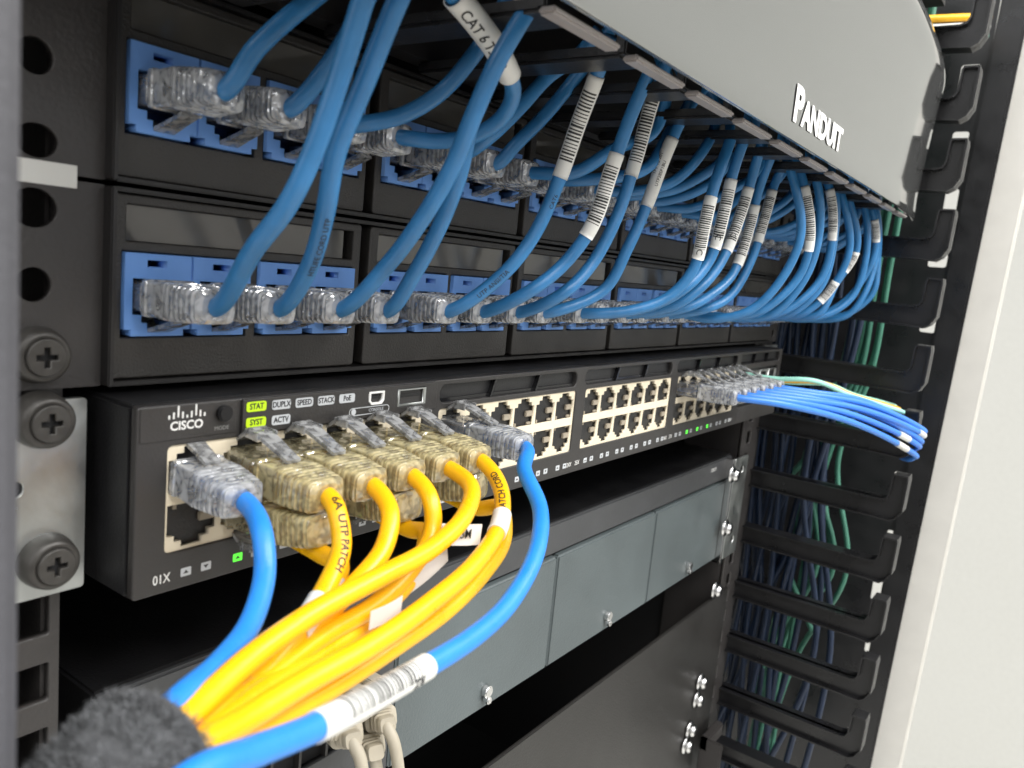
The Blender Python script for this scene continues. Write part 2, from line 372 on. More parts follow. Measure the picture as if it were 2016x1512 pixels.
part('rail_flange', MB().box(446, 448.4, 21.2, 60, -330, 330).mesh('f'), RAIL, rack)
part('side_panel', MB().box(-62, -58, 21, 900, -330, 330).mesh('f'), DARK, rack)
part('rear_panel', MB().box(-58, 452, 880, 900, -330, 330).mesh('f'), DARK, rack)
part('roof_panel', MB().box(-62, 470, 60, 900, 330, 335).mesh('f'), DARK, rack)
part('base_panel', MB().box(-62, 470, 60, 900, -335, -330).mesh('f'), DARK, rack)
part('side_panel', MB().box(450, 453, 62, 900, -330, 330).mesh('f'), DARK, rack)
# near post, left of the camera: the side plate of the left cable manager
lp = link('rack_post', MB().box(-76, -53.6, -74, -52, -330, 330, 1.6, 3).mesh('post', smooth=False), POST)
tag(lp, 'blurred grey steel post standing closest to the viewer on the far left', 'rack post')
# right outer post
rp_ = thing('rack_post', 'tall black rack post leaning between the cable fingers and the white wall', 'rack post', (606, -80, -330))
def lean(me):
    for v in me.vertices: v.co.y += (0.24-v.co.z)*0.026
    return me
part('upright', lean(MB().box(600, 606, -89.3, -70.5, -420, 420, 1.5, 2).mesh('p')), FINGER, rp_)
tr = link('trim_strip', lean(MB().box(640, 646, -108, -80, -500, 500, 1.5, 2).mesh('tr')), TRIM)
tag(tr, 'pale vertical trim strip between the black post and the white wall', 'trim')
# ------------------------------------------------------------------ right vertical cable manager
vm = thing('vertical_cable_manager', 'black vertical cable manager with hooked plastic fingers along the right side', 'cable manager', (480, 20, -330))
def finger_mesh():
    o = [(24, 0.5), (-66, -0.5), (-76, -1), (-80, 1.5), (-83, 7), (-83.5, 28), (-83, 31), (-74.5, 31), (-73.5, 29), (-73, 17), (-71.5, 14), (-68, 13), (24, 13)]
    mb = MB(); mb.prism(o, 'x', 476, 479)
    c = Vector((-30, 8))
    inner = [Vector(p) for p in o]; n = len(o); ins = []
    for i in range(n):
        a, b, d = Vector(o[i-1]), Vector(o[i]), Vector(o[(i+1) % n])
        e1, e2 = (b-a).normalized(), (d-b).normalized(); n1, n2 = Vector((e1.y, -e1.x)), Vector((e2.y, -e2.x))
        mm = n1+n2; mm = mm/max(mm.length_squared/2, 0.5); ins.append(b+mm*1.1*SG)
    for i in range(n):
        a, b = o[i], o[(i+1) % n]; ia, ib = ins[i], ins[(i+1) % n]
        mb.prism([a, b, (ib.x, ib.y), (ia.x, ia.y)], 'x', 472, 485)
    return mb.mesh('finger')
SG = 1
a_ = sum(x1*z2-x2*z1 for (x1, z1), (x2, z2) in zip([(24,0.5),(-66,-.5),(-85,7),(24,12)], [(-66,-.5),(-85,7),(24,12),(24,.5)]))
SG = -1 if a_ > 0 else 1
fm = finger_mesh(); fm.materials.append(FINGER)
for k in range(-1, 13):
    f = bpy.data.objects.new('finger', fm); COL.objects.link(f); f.location = (0, 0, (237-42.45*k)*S); under(f, vm)
part('spine', plate('sp', rect(465, 492, -330, 330), [], 22, 26), FINGER, vm)
# far side wall of the manager with cut-outs that show bright room behind
holes = []
for k in range(-1, 13):
    z = 250-44.45*k
    w_ = (13, 8, 11, 6, 12)[k % 5]; holes.append(rect(-66, -53-(k % 3)*2, z-w_, z+w_*0.8, 2, 3))
me = plate('fs', rect(-71, 240, -420, 420), holes, 0, 2)
for v in me.vertices: x, y, z = v.co; v.co = (0.604+y, x, z)
part('side_wall', me, FINGER, vm)
for k in range(-9, 10):
    z = k*44.45+10
    part('inner_rung', MB().box(560, 598, 92, 97, z, z+9, 1).mesh('r'), FINGER, vm)
# ------------------------------------------------------------------ plug meshes (shared)
def superring(w, h, y, ex=4.0, k=28, zc=0.0):
    out = []
    for i in range(k):
        t = 2*math.pi*i/k; c, s_ = math.cos(t), math.sin(t)
        out.append(Vector((w*math.copysign(abs(c)**(2/ex), c), y, zc+h*math.copysign(abs(s_)**(2/ex), s_))))
    return out
mb = MB(); mb.rings([superring(w, h, y, 9, 32) for y, w, h in ((8.5, 5.5, 3.0), (8.0, 5.8, 3.3), (1, 5.85, 3.4), (0.6, 5.6, 3.2), (-0.2, 5.6, 3.2), (-0.6, 5.85, 3.4), (-9.6, 5.85, 3.4), (-10.0, 5.6, 3.2))])
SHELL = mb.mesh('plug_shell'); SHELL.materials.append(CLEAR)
R_ = []; y = -10.6
R_.append(superring(5.2, 3.4, y, 12)); R_.append(superring(6.3, 4.2, y-0.35, 12)); R_.append(superring(6.3, 4.2, y-1.6, 12)); R_.append(superring(5.95, 3.95, y-1.8, 12)); R_.append(superring(6.05, 4.05, -18.0, 12))
y = -18.4
while y > -28.8:
    t = (-18.4-y)/10.5; w, h = 6.25-1.3*t*t, 4.2-0.5*t
    R_ += [superring(w, h, y, 9-4*t), superring(w, h, y-0.8, 9-4*t), superring(w-0.5, h-0.4, y-0.95, 9-4*t), superring(w-0.5, h-0.4, y-1.35, 9-4*t)]; y -= 1.5
R_ += [superring(4.9, 3.7, y, 3), superring(3.4, 3.0, y-0.5, 2.6)]
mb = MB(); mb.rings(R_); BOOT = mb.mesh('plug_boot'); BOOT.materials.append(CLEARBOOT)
def ribbon(P, th):
    """P: (y, z, halfwidth) along the latch"""
    mb = MB(); R = []
    for i, (y, z, w) in enumerate(P):
        a = P[max(i-1, 0)]; b = P[min(i+1, len(P)-1)]; t = Vector((b[0]-a[0], b[1]-a[1])).normalized(); n = Vector((t.y, -t.x))*th/2
        if n.y < 0: n = -n
        R.append([Vector((-w, y-n.x, z-n.y)), Vector((w, y-n.x, z-n.y)), Vector((w, y+n.x, z+n.y)), Vector((-w, y+n.x, z+n.y))])
    mb.rings(R); return mb
mb = ribbon([(6.5, 3.6, 3.1), (3, 4.4, 3.1), (0, 5.9, 3.0), (-2.2, 7.6, 3.0), (-3.2, 8.3, 2.9), (-5.5, 8.2, 2.6), (-9, 7.2, 2.3), (-13, 5.9, 2.0), (-17, 4.6, 2.0)], 0.9)
for sgn in (-1, 1):
    mb.box(sgn*2.7-0.3, sgn*2.7+0.3, -7, -2.2, 6.9, 8.9, 0.1)
mb.box(-2.6, 2.6, -3.4, -2.6, 8.3, 9.2, 0.15)
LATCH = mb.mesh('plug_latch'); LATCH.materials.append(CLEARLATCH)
mb = MB()
for i in range(8): mb.box(-4.1+i*1.17-0.25, -4.1+i*1.17+0.25, 1.5, 7.9, -3.3, -2.2)
CONTACT = mb.mesh('plug_contacts'); CONTACT.materials.append(GOLD)
def wires_mesh(name, cols):
    mb = MB()
    for i in range(8): mb.box(-4.1+i*1.17-0.42, -4.1+i*1.17+0.42, -6.5, 5.5, -1.2, -0.3)
    me = mb.mesh(name); me.materials.append(cols); return me
WIRE = {}
def add_plug(root, up=True, jm='yellow', full=True, pitch=0.0, yaw=0.0):
    p = bpy.data.objects.new('plug', SHELL); COL.objects.link(p); p.parent = root
    p.rotation_euler = (pitch, 0 if up else math.pi, yaw)
    if jm not in WIRE: WIRE[jm] = wires_mesh('plug_wires', {'yellow': YELLOW, 'blue': BLUE, 'bright': BRIGHTBLUE, 'royal': ROYAL}[jm])
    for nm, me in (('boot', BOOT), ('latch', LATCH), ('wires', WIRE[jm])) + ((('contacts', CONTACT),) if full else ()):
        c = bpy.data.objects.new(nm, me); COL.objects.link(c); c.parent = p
        if jm == 'yellow' and nm == 'boot': c.material_slots[0].link = 'OBJECT'; c.material_slots[0].material = CLEARBOOT_GLOW
    if jm == 'yellow': p.material_slots[0].link = 'OBJECT'; p.material_slots[0].material = CLEAR_GLOW
    return p
SLEEVES = 0
def cord(name, label, origin, pts, r, m_, jm=None, up=True, group=None, sleeves=(), inner=13, seg=14, per=12, plug=True, cat='cable', pitch=0.0, yaw=0.0, jit=0.0):
    """a patch cord: the plug at its origin (mm), the jacket running through pts (mm)"""
    root = thing(name, label, cat, origin, group); o = Vector(origin)
    if plug:
        add_plug(root, up, jm, True, pitch, yaw)
        d = Matrix.Rotation(yaw, 3, 'Z') @ Matrix.Rotation(pitch, 3, 'X') @ Vector((0, -1, 0))
        P = [o+d*inner, o+d*20, o+d*29.5]+[Vector(q) for q in pts]
    else: P = [o]+[Vector(q) for q in pts]
    path = Path(P, per); link('jacket', tube_mesh(path.p, r, seg, o, jitter=jit), m_, root)
    for sl in sleeves:
        if isinstance(sl[0], tuple): a, b = path.nearest(*sl[0]), path.nearest(*sl[1])
        else: a, b = sl[0]*path.L, sl[1]*path.L
        link('label_sleeve', sleeve_mesh(path, a, b, r*(sl[3] if len(sl) > 3 else 1.13), o), sl[2], root)
    return root, path
# ------------------------------------------------------------------ patch panels
PY = 16.4; X0 = -0.65; PP = 76.94; JX = (13.4, 30.0, 48.9, 65.3); JW = 16.0
# one keystone jack, centred on its socket
def jack_mesh():
    sock = [(-6.2, -4.2), (-4, -4.2), (-4, -6.0), (-2.6, -6.0), (-2.6, -7.4), (2.6, -7.4), (2.6, -6.0), (4, -6.0), (4, -4.2), (6.2, -4.2), (6.2, 4.0), (-6.2, 4.0)]
    out = [(-8, -7.5), (-6.4, -7.5), (-6.4, -9.0), (6.4, -9.0), (6.4, -7.5), (8, -7.5), (8, 9.6), (-8, 9.6)]
    slot = rect(-2.9, 1.9, 6.6, 8.2)
    return plate('jack', out, [sock, slot], -1.6, 5)
JACK = jack_mesh(); JACK.materials.append(KEY)
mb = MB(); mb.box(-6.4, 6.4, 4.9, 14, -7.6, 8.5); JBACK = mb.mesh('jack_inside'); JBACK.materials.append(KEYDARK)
ORD = ['first', 'second', 'third', 'fourth', 'fifth', 'sixth']
def panel(zb, label, winz):
    root = thing('patch_bay', label, 'patch panel', (222, PY, zb))
    # ears at both ends
    for side in (0, 1):
        if side == 0:
            ol = rect(-40, 1.0, zb+0.4, zb+44.0, 1.0); hz = [circ(-13.0, zb+6.2, 4.2, rz=3.4), circ(-13.4, zb+22.2, 3.6), circ(-13.4, zb+37.6, 4.6, rz=4.0)]
        else: ol = rect(460.5, 478, zb+0.4, zb+44.0, 1.0); hz = [circ(470, zb+6.2, 3.4), circ(470, zb+38, 3.4)]
        part('ear', plate('ear', ol, hz, PY-0.6, PY+1.4), RAIL, root)
    part('frame', MB().box(0.5, 1.8, PY-4, PY+30, zb+0.6, zb+43.8, 0.3).box(1.8, 461, PY+9, PY+30, zb+0.6, zb+43.8).box(1.8, 461, PY-3, PY+9, zb+0.4, zb+1.5, 0.3)
         .box(1.8, 461, PY-3, PY+9, zb+43.0, zb+44.0, 0.3).mesh('frame'), FRAME, root)
    for k in range(6):
        x0 = X0+PP*k+2.6; x1 = X0+PP*(k+1)-0.9
        holes = []
        for j in JX:
            cx = X0+PP*k+j; holes.append(rect(cx-7.9, cx+7.9, zb+11.1, zb+30.4))
        holes[0:2] = [rect(X0+PP*k+JX[0]-8.1, X0+PP*k+JX[1]+8.1, zb+11.0, zb+30.4)]; holes[1:3] = [rect(X0+PP*k+JX[2]-8.1, X0+PP*k+JX[3]+8.1, zb+11.0, zb+30.4)]
        holes.append(rect(x0+3.5, x1-3.0, zb+32.6, zb+40.6, 0.3, 2))
        fp = part('faceplate', plate('fp', rect(x0, x1, zb+1.7, zb+42.8, 1.0, 3), holes, PY-1.0, PY+4, 0.4), PLASTIC, root)
        part('label_window', MB().box(x0+3.8, x1-5.5, PY+0.6, PY+1.4, zb+32.7, zb+40.5).mesh('w'), WINDOW, fp)
        for i, j in enumerate(JX):
            c = (X0+PP*k+j, PY-0.5, zb+20.5); jo = bpy.data.objects.new('jack', JACK); COL.objects.link(jo); jo.location = Vector(c)*S; under(jo, fp)
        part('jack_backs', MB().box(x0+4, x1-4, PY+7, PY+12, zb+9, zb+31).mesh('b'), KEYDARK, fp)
    return root
pl = panel(45.2, 'lower black patch panel with blue jacks, directly above the switch', None)
pu = panel(89.8, 'upper black patch panel with blue jacks, just under the glossy duct cover', None)
ZL, ZU = 45.2+20.5, 89.8+20.5
part('tag', MB().box(-30, -5.3, PY-0.9, PY-0.65, 87.6, 92.2).mesh('t'), WHITE, pl)
# ------------------------------------------------------------------ horizontal cable duct over the panels
hm = thing('cable_duct', 'horizontal black cable duct with a glossy grey cover over the patch panels', 'cable manager', (222, -20, 134))
prof = [(-65.5, 131.2), (-66.6, 131.6), (-67.2, 150), (-68.4, 173), (-70.4, 200), (-71.6, 214), (-69.6, 222), (-64, 231), (-55, 246), (-46, 259), (-36, 266), (-10, 268)]
pr = catmull([Vector((0, a-2.0, b)) for a, b in prof], 5)
mb = MB(); th = 2.0; R = []
for xx, dy in ((-70, 0), (340, 0), (375, 0.4), (405, 1.5), (432, 3.2), (448, 4.6), (461.0, 6.2)):
    o_, i_ = [], []
    for i, p in enumerate(pr):
        t = (pr[min(i+1, len(pr)-1)]-pr[max(i-1, 0)]).normalized(); n = Vector((0, t.z, -t.y))
        o_.append(Vector((xx, p.y+dy, p.z))); i_.append(Vector((xx, p.y+dy, p.z))+n*th)
    R.append(o_+i_[::-1])
mb.rings(R); cv = part('cover', mb.mesh('cover'), COVER, hm)
bmx = bmesh.new(); bmx.from_mesh(cv.data)
for f in bmx.faces: f.smooth = len(f.verts) == 4
for e in bmx.edges:
    if len(e.link_faces) == 2 and e.calc_face_angle() > 0.9: e.smooth = False
for e in bmx.edges:
    if all(v.co.x < -0.06 for v in e.verts): e.smooth = False
bmx.to_mesh(cv.data); bmx.free()
part('base_plate', MB().box(-30, 462, 6, 14, 136, 262).box(-30, 462, -60, 6, 258, 262).mesh('bp'), FRAME, hm)
def duct_finger():
    mb = MB(); mb.box(-6, 6, -57, 10, 133.4, 136.6, 0.8); mb.box(-6, 6, -58, -55, 134, 142, .5)
    return mb.mesh('df')
df = duct_finger(); df.materials.append(FINGER)
dh = MB().box(-13.6, 13.6, -65.6, -61.6, 130.0, 131.6, 0.5).mesh('dh'); dh.materials.append(TAB_HIGHLIGHT)
for k in range(13):
    o = bpy.data.objects.new('duct_finger', df); COL.objects.link(o); o.location = Vector((58+35.2*(k-2), 0, -0.6))*S; under(o, hm)
    c = bpy.data.objects.new('finger_head', dh); COL.objects.link(c); c.parent = o
# maker's name on the cover
def cover_text(body, x0, x1, z0, z1):
    me = text_mesh(body, 10, bold=0.45, extrude=0.05); xs = [v.co.x for v in me.vertices]; ys = [v.co.y for v in me.vertices]
    a, b, c, d = min(xs), max(xs), min(ys), max(ys)
    for v in me.vertices:
        x = x0+(v.co.x-a)/(b-a)*(x1-x0); z = z0+(v.co.y-c)/(d-c)*(z1-z0)
        yy = -69.55-v.co.z
        v.co = Vector((x, yy, z))*S
    o = under(link('lettering', me, PRINT), hm); return o
cover_text('P', 183, 192.5, 136.4, 148.4); cover_text('ANDUIT', 191.5, 246, 136.4, 145.6)
# ------------------------------------------------------------------ network switch
sw = thing('network_switch', 'black rack switch with four blocks of cream ports and a lit green status strip', 'network switch', (222, 0, 0))
sb = part('chassis', MB().box(0, 445, 2.2, 320, 0, 43.7, 0.8).mesh('ch'), CHASSIS, sw)
SX, SP, SWD, SZ0, SZ1 = 7.59, 90.76, 83.25, 9.3, 34.2
holes = [rect(SX+SP*k, SX+SP*k+SWD, SZ0, SZ1, 1.2, 3) for k in range(4)]
vents = [(98.2, 181.0), (187.5, 271), (277.5, 361.5), (367.5, 440)]
holes += [rect(a, b, 36.0, 41.9, 2.4, 4) for a, b in vents]
holes += [rect(371, 439, 10, 33, 1, 3)]
part('front_plate', plate('fp', rect(0.3, 444.7, 0.2, 43.5, 0.8, 3), holes, 0, 2.5, 0.35), FACE, sw)
part('port_wells', MB().box(1, 444, 2.6, 2.9, 1, 43).mesh('pw'), DARK, sw)
# chassis box must be hollow behind the openings: a dark lining is enough because ports close it
vr = MB()
for a, b in vents:
    for t in (0.34, 0.67):
        x = a+(b-a)*t; vr.prism([(x-1.6, 36), (x-0.6, 36), (x+1.8, 41.9), (x+0.8, 41.9)], 'y', 0.4, 2.4)
    vr.prism([(a, 36.0), (b, 36.0), (b, 37.0), (a, 37.3)], 'y', 1.4, 2.5)
part('vent_ribs', vr.mesh('vr'), GLOSSBLK, sw)
def port_mesh():
    cw = SWD/6/2; ch = (SZ1-SZ0)/4
    out = rect(-cw+0.001, cw-0.001, -ch, ch)
    hole = [(-6.35, -ch+1.5), (6.35, -ch+1.5), (6.35, 2.7), (4.5, 2.7), (4.5, 4.1), (2.7, 4.1), (2.7, 5.6), (-2.7, 5.6), (-2.7, 4.1), (-4.5, 4.1), (-4.5, 2.7), (-6.35, 2.7)]
    return plate('port', out, [hole], 0.6, 2.2)
PORT = port_mesh(); PORT.materials.append(CREAM)
mb = MB(); mb.box(-6.3, 6.3, 2.25, 2.5, -4.6, 5.6); PORTIN = mb.mesh('pin'); PORTIN.materials.append(DARK)
mb = MB(); mb.box(2.2, 6.3, 1.2, 2.24, -1.5, 0.6, 0.2); mb.box(-4.5, -3.6, 1.4, 2.24, -4.6, -3.4); mb.box(3.6, 6.3, 1.6, 2.24, -4.6, -3.6, .2); PORTPIN = mb.mesh('pp'); PORTPIN.materials.append(mat('contact_block', (0.30, 0.26, 0.20), 0.5))
PCH = (SZ1-SZ0)/4
def portpos(n, top): return (SX+SP*(n//6)+SWD/6*(n % 6+0.5), 0.0, SZ1-PCH if top else SZ0+PCH)
for n in range(24):
    for top in (True, False):
        o = bpy.data.objects.new('ethernet_port', PORT); COL.objects.link(o); o.location = Vector(portpos(n, top))*S
        if not top: o.rotation_euler = (0, math.pi, 0)
        under(o, sw)
        for nm, me in (('port_cavity', PORTIN), ('contact_block', PORTPIN)):
            c = bpy.data.objects.new(nm, me); COL.objects.link(c); c.parent = o
            if nm == 'contact_block' and not top: c.scale = (-1, 1, 1)
# SFP cages
for k in range(4):
    x = 373+16.5*k; part('sfp_cage', plate('sfp', rect(x, x+15, 12, 31), [rect(x+0.8, x+14.2, 22, 30), rect(x+0.8, x+14.2, 13, 21)], 0.3, 2.4), ZINC, sw)
# left badge plate and status strip
bd = part('badge_plate', plate('bp', rect(0.9, 24.4, 35.6, 43.2, 0.3, 2), [], -0.25, 0.5, 0.1), FACE, sw)
stp = part('status_plate', plate('st', rect(25.8, 95.6, 34.9, 43.3, 0.3, 2), [rect(66.6, 72.6, 38.6, 42.2, 0.8, 2), rect(78.2, 90.5, 36.8, 42.2, 0.6, 2)], -0.9, 0.4, 0.12), FACE, sw)
part('mode_button', MB().cyl((20.8, -0.9, 40.6), (0, 1, 0), 1.9, 1.6, 28, bev=0.3).mesh('mb'), GLOSSBLK, bd)
text_flat('mode_text', 'MODE', (20.6, -0.28, 37.0), 1.35, DIMPRINT, bd)
lb = MB(); hs = (1.1, 1.7, 2.6, 1.7, 0.9, 1.7, 2.6, 1.7, 1.1)
for i, h in enumerate(hs): lb.box(7.4+i*1.08-0.21, 7.4+i*1.08+0.21, -0.33, -0.2, 40.6 - (0.3 if h < 2 else 0), 40.6+h-(0.5 if h < 2 else 0), 0.05)
part('logo_bars', lb.mesh('lb'), PRINT, bd)
text_flat('logo_text', 'CISCO', (11.7, -0.28, 38.6), 2.75, PRINT, bd, sx=1.0, bold=0.06)
def pill(body, px, py, m_, w=5.6):
    c = at(px, py, -0.95); o = part('status_light', plate('pl', rect(c.x-w/2, c.x+w/2, c.z-1.2, c.z+1.2, 0.6, 3), [], -1.08, -0.88), m_, stp)
    text_flat('text', body, (c.x, -1.1, c.z), 2.0, INK, o, sx=0.86, bold=0.05); return o
pill('STAT', 505, 800, LIT); pill('SYST', 504, 831, LIT)
for b_, px, py in (('DUPLX', 554, 796), ('SPEED', 599, 792), ('STACK', 642, 788), ('PoE', 683, 784), ('ACTV', 553, 826)): pill(b_, px, py, LABELGREY)
mu = part('mini_usb_port', plate('mu', [(66.7, 39.6), (67.6, 38.5), (71.6, 38.5), (72.5, 39.6), (72.5, 42.2), (66.7, 42.2)], [[(67.2, 39.8), (67.9, 39.0), (71.3, 39.0), (72.0, 39.8), (72.0, 41.7), (67.2, 41.7)]], -1.2, 0.2), PRINT, stp)
part('usb_contacts', MB().box(68, 71.2, -0.5, 0.1, 40.2, 40.9).mesh('uc'), GLOSSBLK, mu)
ub = part('usb_port', plate('ub', rect(78.4, 90.3, 37.0, 42.0), [rect(79.0, 89.4, 37.5, 41.6)], -1.0, 0.3), ZINC, stp)
part('usb_tongue', MB().box(79.6, 88.6, -0.3, 0.4, 39.6, 40.6).mesh('ut'), GLOSSBLK, ub)
text_flat('console_text', 'CONSOLE', (69.8, -0.93, 37.0), 1.25, LABELGREY, stp)
part('console_outline', plate('co', rect(59.6, 75.0, 35.9, 38.1, 1.1, 4), [rect(59.8, 74.8, 36.1, 37.9, 0.95, 4)], -0.95, -0.85), LABELGREY, stp)
part('console_light', plate('cl', circ(61.2, 37.0, 0.85), [], -1.0, -0.85), LABELGREY, stp)
# port lights under the ports
def arrow(cx, up, on, w=2.6, h=2.0, z=3.9):
    s = 1 if up else -1
    tri = [(cx-0.75, z-0.4*s), (cx+0.75, z-0.4*s), (cx, z+0.5*s)]
    part('port_light', plate('ar', rect(cx-w/2, cx+w/2, z-h/2, z+h/2, 0.2, 2), [tri], -0.06, 0.04), LED if on else LABELGREY, sw)
for n in range(24):
    base = SX+SP*(n//6)+SWD/6*(n % 6)
    arrow(base+5.4, True, n in (1, 20, 21, 19)); arrow(base+10.6, False, n in (5,))
text_flat('port_text', '01X', (7.0, -0.02, 3.6), 3.1, PRINT, sw, sx=0.8)
for a, b_, x in (('12X', '13X', 94.6), ('24X', '25X', 185.3), ('36X', '37X', 276.1), ('48X', '', 366)):
    text_flat('port_text', a, (x-3.6, -0.02, 3.8), 2.6, PRINT, sw, sx=0.8)
    if b_: text_flat('port_text', b_, (x+2.6, -0.02, 3.8), 2.6, PRINT, sw, sx=0.8)
# zinc ear and right ear
part('rack_ear', plate('re', rect(-34, -3.2, 0.5, 43.5, 0.8, 3), [circ(-18.0, 25.2, 2.2, rz=2.0), circ(-13, 6.3, 2.6), circ(-13, 38, 2.6)], 14.0, 16.0), ZINC, sw)
part('rack_ear', plate('re', rect(447, 478, 0.5, 43.5, 0.8, 3), [circ(461, 6.3, 2.6), circ(461, 38, 2.6)], 14.0, 16.0), ZINC, sw)
# ------------------------------------------------------------------ rack screws
def screw_black(c, label):
    root = thing('rack_screw', label, 'screw', c, 'black cross-head screws on the left rail')
    x, y, z = c
    mb = MB(); prof = [(3.2, -2.0), (4.6, -3.0), (5.6, -3.1), (6.3, -2.2), (6.9, 0.2), (7.0, 2.5)]
    prof = [(r_*0.86, d_) for r_, d_ in prof]; R = [[Vector((r*math.cos(2*math.pi*k/40), d, r*math.sin(2*math.pi*k/40))) for k in range(40)] for r, d in [(3.0, 2.0)]+prof]
    mb.rings(R, cap=False); link('cup_washer', mb.mesh('cw', smooth=True), SCREWBLK, root)
    head = plate('hd', circ(0, 0, 3.9, 32), [[(-.55, -2.1), (.55, -2.1), (.55, -.55), (2.1, -.55), (2.1, .55), (.55, .55), (.55, 2.1), (-.55, 2.1), (-.55, .55), (-2.1, .55), (-2.1, -.55), (-.55, -.55)]], -3.9, -2.2, 0.25)
    link('head', head, SCREWBLK, root)
    link('recess', MB().cyl((0, -2.3, 0), (0, 1, 0), 3.6, 0.5).mesh('rc'), DARK, root); return root
c = at(88, 703, 12); screw_black((c.x, 14.5, c.z), 'black cross-head screw holding the lower patch panel, just above the silver bracket')
c = at(98, 833, 10); screw_black((c.x, 12.5, c.z), 'black cross-head screw at the top of the silver bracket')
c = at(108, 1113, 10); screw_black((c.x, 12.5, c.z), 'black cross-head screw at the bottom of the silver bracket')
# ------------------------------------------------------------------ power shelf under the switch
DY = 22.0
ps = thing('power_supply_shelf', 'charcoal rack unit with three slate grey blank covers under the switch', 'rack unit', (220, DY, -105))
part('chassis', MB().box(4, 441, DY+1, 330, -103.5, -32.4, 0.8).mesh('c'), CHASSIS, ps)
part('top_bezel', MB().box(3.5, 436, DY-1.5, DY+1.2, -47.6, -32.6, 0.8).mesh('c'), BEZEL, ps)
text_flat('badge_text', 'CISCO', (403, DY-1.58, -37.6), 3.2, PRINT, ps)
for i, (a, b) in enumerate(((109.5, 213.6), (214.6, 317.6), (318.6, 425))):
    pn = part('blank_cover', MB().box(a, b, DY-3.0, DY+1.0, -103.4, -48.6, 0.9, 3).mesh('c'), GREYPANEL, ps)
    x = (a+b)/2+4
    part('thumb_screw', MB().cyl((x, DY-4.2, -95.0), (0, 1, 0), 2.6, 3.0, 20, bev=0.5).cyl((x, DY-4.8, -98.6), (0, 1, 0), 1.6, 3.0, 16, bev=0.4).mesh('ts'), CHROME, pn)
part('port_panel', plate('pp', rect(4, 108.5, -103.2, -48.6), [rect(20, 98, -84, -58, 1, 2)], DY-2.5, DY), BEZEL, ps)
part('port_row', MB().box(20, 98, DY+0.1, DY+0.8, -84, -58).mesh('pr'), DARK, ps)
ribs = MB()
for k in range(7): ribs.box(24+k*11, 25+k*11, DY-2.2, DY+0.1, -84, -58); ribs.box(24+k*11, 35+k*11, DY-2.0, DY+0.1, -72, -70.5)
part('port_dividers', ribs.mesh('rb'), FACE, ps)
for i, t in enumerate(('11', '12', '13')):
    c = at(690, 1478+i*11, DY-2.6) if False else Vector((74+0*i, DY-2.55, -88-4*i))
    text_flat('port_text', t, (76, DY-2.55, -88.5-4.2*i), 3.4, LABELGREY, ps, sx=0.8)
part('rack_ear', plate('re', rect(427, 452, -103, -33, 1, 3), [circ(442, -42, 3), circ(442, -92, 3)], 14.8, 16.4), ZINC, ps)
part('ear_bracket', MB().box(424.6, 427.4, 15, DY+2, -106, -33, 0.5).mesh('eb'), CHROME, ps)
bl = link('filler_plate', MB().box(-20, 456, 17.0, 19, -300, -131.5, 0.6).mesh('bl'), BLANK)
tag(bl, 'plain dark grey filler panel at the bottom of the rack, below the slate covers', 'blank panel')
def chrome_screw(px, py, y, label):
    c = at(px, py, y); root = thing('rack_screw', label, 'screw', c, 'bright screws on the right rail')
    link('head', MB().cyl((0, -1.6, 0), (0, 1, 0), 4.4, 3.4, 24, r2=3.6, bev=0.9).mesh('h', smooth=True), CHROME, root)
    link('washer', MB().cyl((0, 0.9, 0), (0, 1, 0), 5.8, 1.4, 24, bev=0.3).mesh('h', smooth=True), CHROME, root)
    link('slot', MB().box(-0.5, 0.5, -3.6, -3.2, -2.6, 2.6).box(-2.6, 2.6, -3.6, -3.2, -0.5, 0.5).mesh('s'), DARK, root)
for a in ((1444, 935, 13, 'bright screw at the top of the right silver ear'), (1430, 1040, 13, 'bright screw at the bottom of the right silver ear'),
          (1410, 1162, 15, 'bright screw at the upper right corner of the dark filler panel'), (1381, 1343, 15, 'lone bright screw on the right rail, upper of the close pair'),
          (1374, 1378, 15, 'bright screw on the right rail, lower of the close pair'), (1360, 1437, 15, 'bright screw low on the right rail above the dark bracket'),
          (1352, 1468, 15, 'lowest bright screw on the right rail')): chrome_screw(*a)
brk = link('bracket', MB().box(432, 462, 8, 14, -246, -236, 1).box(432, 435, -2, 14, -262, -236, 1).mesh('b'), RAIL)
tag(brk, 'dark metal bracket corner at the foot of the right rail', 'bracket')
